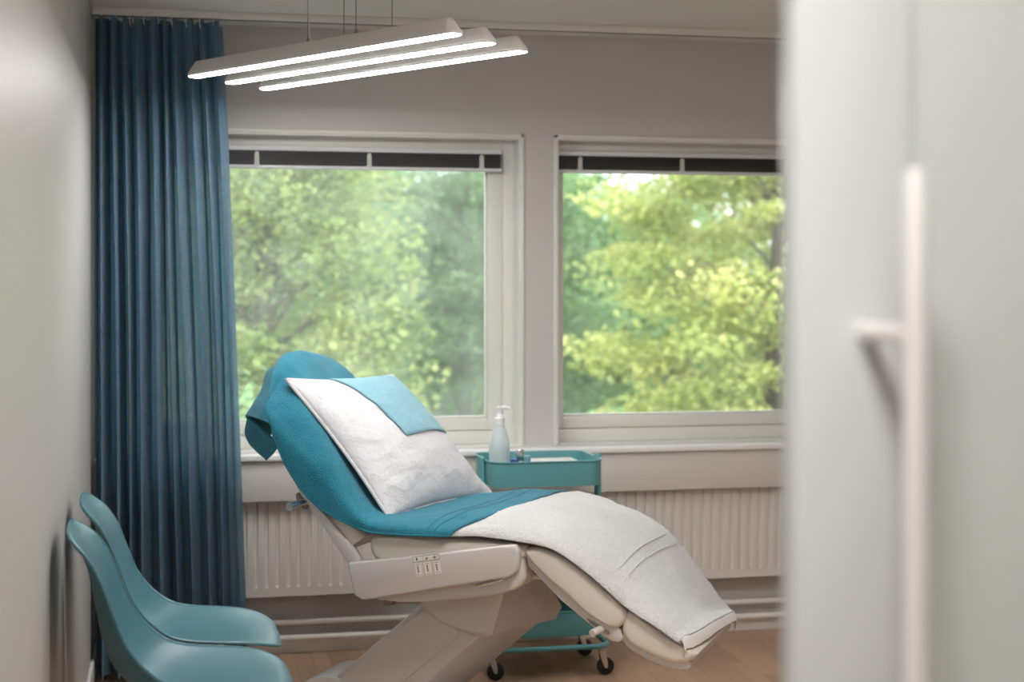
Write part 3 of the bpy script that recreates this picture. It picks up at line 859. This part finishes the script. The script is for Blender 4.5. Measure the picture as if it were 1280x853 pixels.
# pillow
PC = {'nb': Vector((.035, -.235, .700)), 'fb': Vector((.165, .325, .705)), 'nt': Vector((-.318, -.235, 1.118)), 'ft': Vector((-.205, .325, 1.100))}
pn = (PC['fb'] - PC['nb']).cross(PC['nt'] - PC['nb']).normalized()
if pn.x < 0: pn = -pn
def pillow_pt(u, v, side):
    """u near->far, v bottom->top"""
    pu = min(max(u, 0), 1); pv = min(max(v, 0), 1)
    # seams draw in between the corners
    du = .035 * math.sin(math.pi * pv); dv = .030 * math.sin(math.pi * pu)
    uu = du + (1 - 2 * du) * pu; vv = dv + (1 - 2 * dv) * pv
    p = PC['nb'] * (1 - uu) * (1 - vv) + PC['fb'] * uu * (1 - vv) + PC['nt'] * (1 - uu) * vv + PC['ft'] * uu * vv
    ff = (max(0, 1 - abs(2 * pu - 1) ** 2.4) * max(0, 1 - abs(2 * pv - 1) ** 2.4)) ** 0.62
    th = (.088 if side > 0 else .040) * ff
    wr = 0.0
    q = Vector((pu * .6, pv * .55, side * 3.0))
    if ff > 0.0:
        edge = 1 - ff
        wr = .0030 * fbm((q.x, q.y * 2.2, q.z), 9, 3) + .010 * edge * ff * fbm((q.x * 1.5, q.y * 1.5, q.z + 4), 14, 2)
        wr *= smoothstep(0, .35, ff)
    return p + pn * (side * (th + wr))
N = 64
pm = MB()
pm.grid([[tuple(pillow_pt(j / N, i / N, 1)) for j in range(N + 1)] for i in range(N + 1)])
pm.grid([[tuple(pillow_pt(j / N, i / N, -1)) for j in range(N + 1)] for i in range(N + 1)], True)
bm = bmesh.new(); me = bpy.data.meshes.new('t'); me.from_pydata(pm.v, [], pm.f); bm.from_mesh(me)
bmesh.ops.remove_doubles(bm, verts=bm.verts[:], dist=.0004)
pil = MB().from_bm(bm).build('pillow', M['linen'], None, 180)
pil.location = (CO[0], CO[1], 0); pil.rotation_euler = (0, 0, CA)
tag(pil, 'plump white linen pillow leaning on the teal towelled backrest', 'pillow')
per = [pillow_pt(t / 30, 0, 1) for t in range(30)] + [pillow_pt(1, t / 30, 1) for t in range(30)] + [pillow_pt(1 - t / 30, 1, 1) for t in range(30)] + [pillow_pt(0, 1 - t / 30, 1) for t in range(30)]
MB().tube([tuple(p) for p in per], .0055, 8, True).build('piping', M['linen'], pil)

# light blue cloth on the pillow
cl = []
NC = 36
for i in range(NC + 1):
    b = i / NC                     # 0 bottom edge .. 1 wraps over the top seam
    row = []
    for j in range(NC + 1):
        a = j / NC
        u = (.40 + (.955 - .40) * a) * (1 - b) + (.31 + (.975 - .31) * a) * b
        v = (.43 + .035 * a) * (1 - b) + 0.985 * b
        p = pillow_pt(u, v, 1) + pn * (.0055 + .0012 * fbm((u * 12, v * 12, 2), 1.0))
        row.append(tuple(p))
    cl.append(row)
cloth = chair_thing('face_cloth', cl, M['sky_cloth'], 'light blue cloth laid over the top half of white pillow', 'cloth', 0.004)
pe = cl[0] + [r[-1] for r in cl[1:]][:0]
MB().tube(cl[0], .0028, 6).build('hem', M['sky_cloth'], cloth)
MB().tube([r[0] for r in cl], .0028, 6).build('hem', M['sky_cloth'], cloth)

# ------------------------------------------------------------------ shell chairs along the left wall
def shell_grid():
    # side profile (x forward, z), with half width and edge rise
    S = [(-.262, .824, .045, -.002, .0), (-.261, .820, .095, -.004, .0), (-.256, .810, .135, -.004, .003), (-.247, .793, .168, -.002, .010), (-.230, .760, .194, .0, .024), (-.214, .712, .213, .002, .036),
         (-.203, .655, .225, .005, .046), (-.193, .600, .231, .010, .054), (-.181, .545, .234, .018, .062), (-.165, .495, .236, .030, .072), (-.140, .455, .237, .042, .074), (-.100, .427, .238, .048, .062), (-.045, .413, .238, .046, .040),
         (.025, .409, .238, .040, .016), (.100, .411, .237, .032, .004), (.165, .416, .232, .022, .0), (.215, .420, .220, .010, .0), (.250, .420, .196, .000, .0), (.270, .415, .165, -.004, .0), (.280, .408, .125, -.006, .0), (.284, .402, .075, -.006, .0)]
    rows = []
    for (x, z, hw, rise, fwd) in S:
        row = []
        for q in range(-6, 7):
            t = q / 6
            e = abs(t) ** 2.2
            row.append((x + fwd * e, hw * (t if abs(t) < .99 else t), z + rise * e))
        rows.append(row)
    # pull the corners of the head and seat front round
    g = net(rows, 5, 3)
    return g
def make_shell_chair():
    t = empty('shell_chair', (0, 0, 0))
    sh = MB().grid(shell_grid()).build('shell', M['shell'], t, 180)
    md = solidify(sh, .006, 0)
    bev = None
    g = shell_grid()
    rim = [tuple(p) for p in g[0]] + [tuple(r[-1]) for r in g[1:]] + [tuple(p) for p in g[-1][::-1][1:]] + [tuple(r[0]) for r in g[::-1][1:-1]]
    MB().tube(rim, .0045, 8, True).build('rim', M['shell'], t)
    for (x, y) in ((.15, .17), (.15, -.17), (-.13, .17), (-.13, -.17)):
        MB().tube([(x * .55, y * .6, .400), (x * .8, y * .85, .385), (x * 1.25, y * 1.15, 0.0)], .009, 10).build('leg', M['steel'], t)
    MB().box(-.09, .09, -.11, .11, .394, .403, .002).build('mount_plate', M['black'], t)
    return t
sc1 = make_shell_chair()
sc1.location = (0.0, 4.55, 0); tag(sc1, 'teal plastic shell chair against left wall next to the curtain', 'chair', 'shell chairs along the left wall')
sc2 = copy_tree(sc1); sc2.location = (0.0, 4.03, 0)
tag(sc2, 'teal plastic shell chair against left wall, the one farther from the curtain', 'chair', 'shell chairs along the left wall')

# ------------------------------------------------------------------ trolley
tx0, tx1, ty0, ty1 = 1.072, 1.525, 5.435, 5.775
tcx, tcy = (tx0 + tx1) / 2, (ty0 + ty1) / 2
tr = empty('trolley', (tcx, tcy, 0)); tag(tr, 'turquoise steel trolley with trays and casters between chair and window', 'trolley')
def rrect(hx, hy, r, n=6):
    pts = []
    for (sx, sy, a0) in ((1, 1, 0), (-1, 1, 90), (-1, -1, 180), (1, -1, 270)):
        for k in range(n + 1):
            a = R(a0 + 90 * k / n)
            pts.append((sx * (hx - r) + r * math.cos(a), sy * (hy - r) + r * math.sin(a)))
    return pts
hx, hy = (tx1 - tx0) / 2 - .018, (ty1 - ty0) / 2
def tray(z0, z1):
    R_ = .055
    rings = [[(a, b, z1) for a, b in rrect(hx, hy, R_)], [(a, b, z1 - .004) for a, b in rrect(hx, hy, R_)]]
    rings = []
    for (dx, z) in ((-.004, z0 + .002), (-.001, z0 + .0), (0, z0 + .004), (0, z1 - .008), (.004, z1 - .004), (.004, z1), (-.001, z1), (-.003, z1 - .006), (-.003, z0 + .006), (-.006, z0 + .004)):
        rings.append([(a, b, z) for a, b in rrect(hx + dx, hy + dx, R_ + dx)])
    m = MB().loft(rings)
    return m
for (z0, z1) in ((.688, .780), (.40, .485), (.150, .240)):
    tray(z0, z1).build('tray', M['trolley'], tr, 30)
for sx in (-1, 1):
    x = sx * (hx + .009)
    for y in (-.056, -.030):
        p = MB().tube([(x, y, .115), (x, y, .782)], .0095, 12).build('post', M['trolley'], tr)
        MB().lathe([(.0095, 0), (.0095, .003), (.005, .007)], (x, y, .781), 12).build('post_cap', M['trolley'], p)
bp_ = [(a, b, .110) for a, b in rrect(hx + .018, hy + .01, .05, 5)]
MB().tube(bp_, .0095, 10, True).build('base_tube', M['trolley'], tr)
for sx in (-1, 1):
    for sy in (-1, 1):
        cx_, cy_ = sx * (hx - .005), sy * (hy - .022)
        ca = MB().lathe([(.008, .070), (.013, .086), (.013, .102)], (cx_, cy_, 0), 12).build('caster', M['chrome'], tr)
        dx = .014
        dy = -.010 if sx > 0 else .004
        MB().prism([(cx_ - .012, .092), (cx_ + .010, .092), (cx_ + dx + .006, .040), (cx_ + dx + .004, .026), (cx_ + dx - .006, .026), (cx_ - .006, .060)], cy_ - .016, cy_ - .012, .001, 1).build('fork', M['chrome'], ca)
        MB().prism([(cx_ - .012, .092), (cx_ + .010, .092), (cx_ + dx + .006, .040), (cx_ + dx + .004, .026), (cx_ + dx - .006, .026), (cx_ - .006, .060)], cy_ + .012, cy_ + .016, .001, 1).build('fork', M['chrome'], ca)
        wr = [(cx_ + dx, cy_ - .010, .031), (cx_ + dx, cy_ - .008, .031), (cx_ + dx, cy_ + .008, .031), (cx_ + dx, cy_ + .010, .031)]
        MB().tube(wr, [.026, .031, .031, .026], 24).build('wheel', M['black'], ca)
        MB().tube([(cx_ + dx, cy_ - .0175, .031), (cx_ + dx, cy_ + .0175, .031)], .005, 10).build('axle', M['chrome'], ca)

# things on the trolley
ZTR = .694
bt = empty('pump_bottle', (1.1395, 5.53, ZTR)); tag(bt, 'milky plastic pump bottle with white pump head on the top tray of trolley', 'bottle')
bpnt = [(.034, .002), (.037, .006), (.038, .09), (.038, .135), (.0365, .146), (.029, .180), (.021, .202), (.017, .210), (.017, .222)]
MB().lathe(bpnt, seg=32).build('body', M['bottle'], bt, 50)
MB().lathe([(.031, .004), (.0345, .008), (.0355, .10), (.0355, .128), (.002, .1285)], seg=32).build('liquid', M['bottle'], bt, 50)
MB().lathe([(.0185, .210), (.019, .211), (.019, .236), (.018, .237), (.012, .2375), (.010, .250), (.0065, .251)], seg=24).build('collar', M['white_plastic'], bt, 25)
hd = MB().lathe([(.0048, .252), (.0048, .268), (.009, .270), (.010, .276), (.007, .279)], seg=16)
hd.tube([(0, 0, .274), (.020, -.004, .2745), (.034, -.006, .271), (.039, -.007, .266)], [.0075, .007, .0055, .004], 10)
hd.build('pump_head', M['white_plastic'], bt, 40)

tb = empty('squeeze_tube', (1.212, 5.515, ZTR)); tag(tb, 'small clear tube with chrome cap standing beside the pump bottle', 'tube')
MB().lathe([(.014, 0), (.015, .004), (.015, .075), (.0125, .082)], seg=20).build('body', M['bottle'], tb, 40)
MB().box(-.0125, .0125, -.0125, .0125, .080, .122, .003).build('cap', M['chrome'], tb)
vb = empty('small_vial', (1.183, 5.475, ZTR)); tag(vb, 'small bottle with blue cap in front of the chrome capped tube', 'bottle')
MB().lathe([(.012, 0), (.013, .004), (.013, .062), (.009, .070)], seg=20).build('body', M['trolley'], vb, 40)
MB().lathe([(.0125, .066), (.0135, .069), (.0135, .088), (.0115, .092)], seg=20).build('cap', M['blue'], vb, 40)
vb2 = empty('glass_jar', (1.245, 5.56, ZTR)); tag(vb2, 'clear jar with pale lid behind the chrome capped tube', 'jar')
MB().lathe([(.016, 0), (.018, .004), (.018, .066), (.015, .072)], seg=20).build('body', M['bottle'], vb2, 40)
MB().lathe([(.017, .070), (.017, .092), (.015, .094)], seg=20).build('lid', M['sky_cloth'], vb2, 40)
pk = MB()
for i in range(4):
    pk.box(1.225 + .002 * i, 1.46 - .002 * i, 5.56 + .001 * i, 5.72 - .002 * i, ZTR + .017 * i, ZTR + .0165 * (i + 1), .003)
tag(pk.build('tissue_stack', M['paper']), 'stack of white paper tissues lying in the top tray of trolley', 'tissues')
for (x, y, h, r, lb) in ((1.385, 5.50, .215, .016, 'dark bottle standing in the middle tray under the tissues'), (1.435, 5.56, .220, .030, 'wide dark bottle in the middle tray beside the trolley post')):
    t = empty('dark_bottle', (x, y, .406)); tag(t, lb, 'bottle', 'dark bottles in the middle tray')
    MB().lathe([(r * .9, 0), (r, .006), (r, h * .7), (r * .6, h * .82)], seg=18).build('body', M['black'], t, 40)
    MB().lathe([(r * .62, h * .8), (r * .62, h), (r * .5, h + .003)], seg=18).build('cap', M['plastic_dark'], t, 40)

# ------------------------------------------------------------------ outside: garden and trees
GZ = -3.2
tag(MB().box(-60, 80, 7.0, 120, GZ - .2, GZ).build('ground', M['grass']), kind='structure')

rng = np.random.default_rng(11)
def foliage(name, parent, mat, centers, radii, n_per, leaf, flat, tone_bias=0.5, needle=False):
    """one crown: leaves scattered in clumps; local coordinates of the tree"""
    C = np.repeat(np.array(centers), n_per, axis=0); Rr = np.repeat(np.array(radii), n_per)
    n = len(C)
    d = rng.normal(size=(n, 3)); d /= np.linalg.norm(d, axis=1)[:, None]
    rad = rng.random(n) ** 0.45
    P = C + d * (rad * Rr)[:, None] * np.array([1, 1, flat])
    ax = rng.normal(size=(n, 3)); ax[:, 2] *= 0.5; ax /= np.linalg.norm(ax, axis=1)[:, None]
    up = rng.normal(size=(n, 3)) * .7 + np.array([0, -.25, 1.0])
    bx = np.cross(ax, up); bx /= np.linalg.norm(bx, axis=1)[:, None]
    s = leaf * (0.6 + 0.8 * rng.random(n))[:, None]
    wd = 0.16 if needle else 0.36
    V = np.stack([P - ax * s * .5, P + bx * s * wd, P + ax * s * .5, P - bx * s * wd], axis=1).reshape(-1, 3)
    me = bpy.data.meshes.new(name)
    me.vertices.add(4 * n); me.vertices.foreach_set('co', V.astype(np.float32).ravel())
    me.loops.add(4 * n); me.loops.foreach_set('vertex_index', np.arange(4 * n, dtype=np.int32))
    me.polygons.add(n); me.polygons.foreach_set('loop_start', np.arange(0, 4 * n, 4, dtype=np.int32))
    me.polygons.foreach_set('loop_total', np.full(n, 4, dtype=np.int32))
    me.update(calc_edges=True)
    clump_tone = np.repeat(rng.normal(0, .16, len(centers)), n_per)
    tone = np.clip(tone_bias + clump_tone + rng.normal(0, .16, n), 0, 1).astype(np.float32)
    at = me.attributes.new('tone', 'FLOAT', 'FACE'); at.data.foreach_set('value', tone)
    me.materials.append(mat)
    o = bpy.data.objects.new(name, me); col.objects.link(o); o.parent = parent
    o['kind'] = 'stuff'
    return o

def tree(name, label, x, y, rx, rz, zc, mat, nclump, n_per, leaf, flat, tone=.5, clump_r=.55, needle=False, group='trees outside the windows'):
    t = empty(name, (x, y, GZ)); tag(t, label, 'tree', group)
    cz = zc - GZ
    cs = []; rs = []
    for i in range(nclump):
        while True:
            p = rng.uniform(-1, 1, 3)
            r = np.linalg.norm(p)
            if .25 < r < 1: break
        cs.append((p[0] * rx, p[1] * rx * .8, cz + p[2] * rz)); rs.append(clump_r * rng.uniform(.6, 1.3))
    tr_top = cz + rz * .6
    pts = [(0, 0, 0), (.05, .02, tr_top * .35), (-.06, .03, tr_top * .7), (.03, 0, tr_top)]
    MB().tube(spline(pts, 4), list(np.linspace(.17, .04, 13)), 8).build('trunk', M['bark'], t)
    br = MB()
    for c in cs[::3]:
        z0 = min(tr_top * .95, max(cz - rz, c[2] - .5))
        br.tube([(0, 0, z0), (c[0] * .5, c[1] * .5, (z0 + c[2]) / 2 + .1), c], [.022, .014, .006], 5)
    br.build('branches', M['bark'], t)
    foliage('foliage', t, mat, cs, rs, n_per, leaf, flat, tone, needle)
    return t

tree('birch_tree', 'pale yellow green leafy tree outside the rain spotted window beside the curtain', 0.75, 13.0, 1.15, 3.0, 1.4, M['leaf_birch'], 170, 270, .07, .8, .56, .40)
tree('pine_tree', 'dark green pine outside the rain spotted window left of pillar', 3.40, 18.4, 1.75, 3.5, .2, M['leaf_pine'], 230, 260, .10, .5, .55, .50, True)
tree('maple_tree', 'bright yellow green maple with tiered leaves outside the window beside frosted door', 5.85, 14.6, 1.95, 2.7, .9, M['leaf_yellow'], 210, 270, .075, .34, .58, .52)
tree('broadleaf_tree', 'mid green leafy tree behind the maple, next to the window pillar', 6.1, 23.0, 2.4, 3.2, -.1, M['leaf_green'], 150, 200, .12, .7, .64, .7)
tree('shrub_tree', 'low rounded green tree below the maple by the window pillar', 3.35, 10.9, .75, .95, -.55, M['leaf_green'], 70, 180, .065, .7, .60, .32)
tree('young_tree', 'small fresh green tree at foot of the pale tree near the curtain', .62, 10.4, .55, .75, .0, M['leaf_green'], 50, 170, .06, .7, .66, .28)
tree('hedge_tree', 'tall dense green tree in second row behind the pale tree', .3, 24.0, 2.9, 4.8, 1.8, M['leaf_green'], 160, 180, .14, .7, .62, .8)
tree('far_tree', 'broad green tree in second row behind the dark pine', 5.2, 31.0, 3.2, 4.2, 1.0, M['leaf_green'], 150, 180, .17, .7, .70, .9)
tree('far_tree', 'pale green tree in second row behind the maple', 11.3, 27.0, 2.9, 3.9, 1.0, M['leaf_birch'], 140, 180, .15, .7, .58, .85)
tree('far_tree', 'wide green tree in the last row between the pale tree and pine', 2.0, 42.0, 4.6, 6.5, 1.8, M['leaf_green'], 150, 180, .22, .7, .48, 1.2)
tree('far_tree', 'wide dark tree in the last row behind the maple', 13.0, 42.0, 4.8, 4.6, -.6, M['leaf_green'], 150, 180, .22, .7, .55, 1.2)
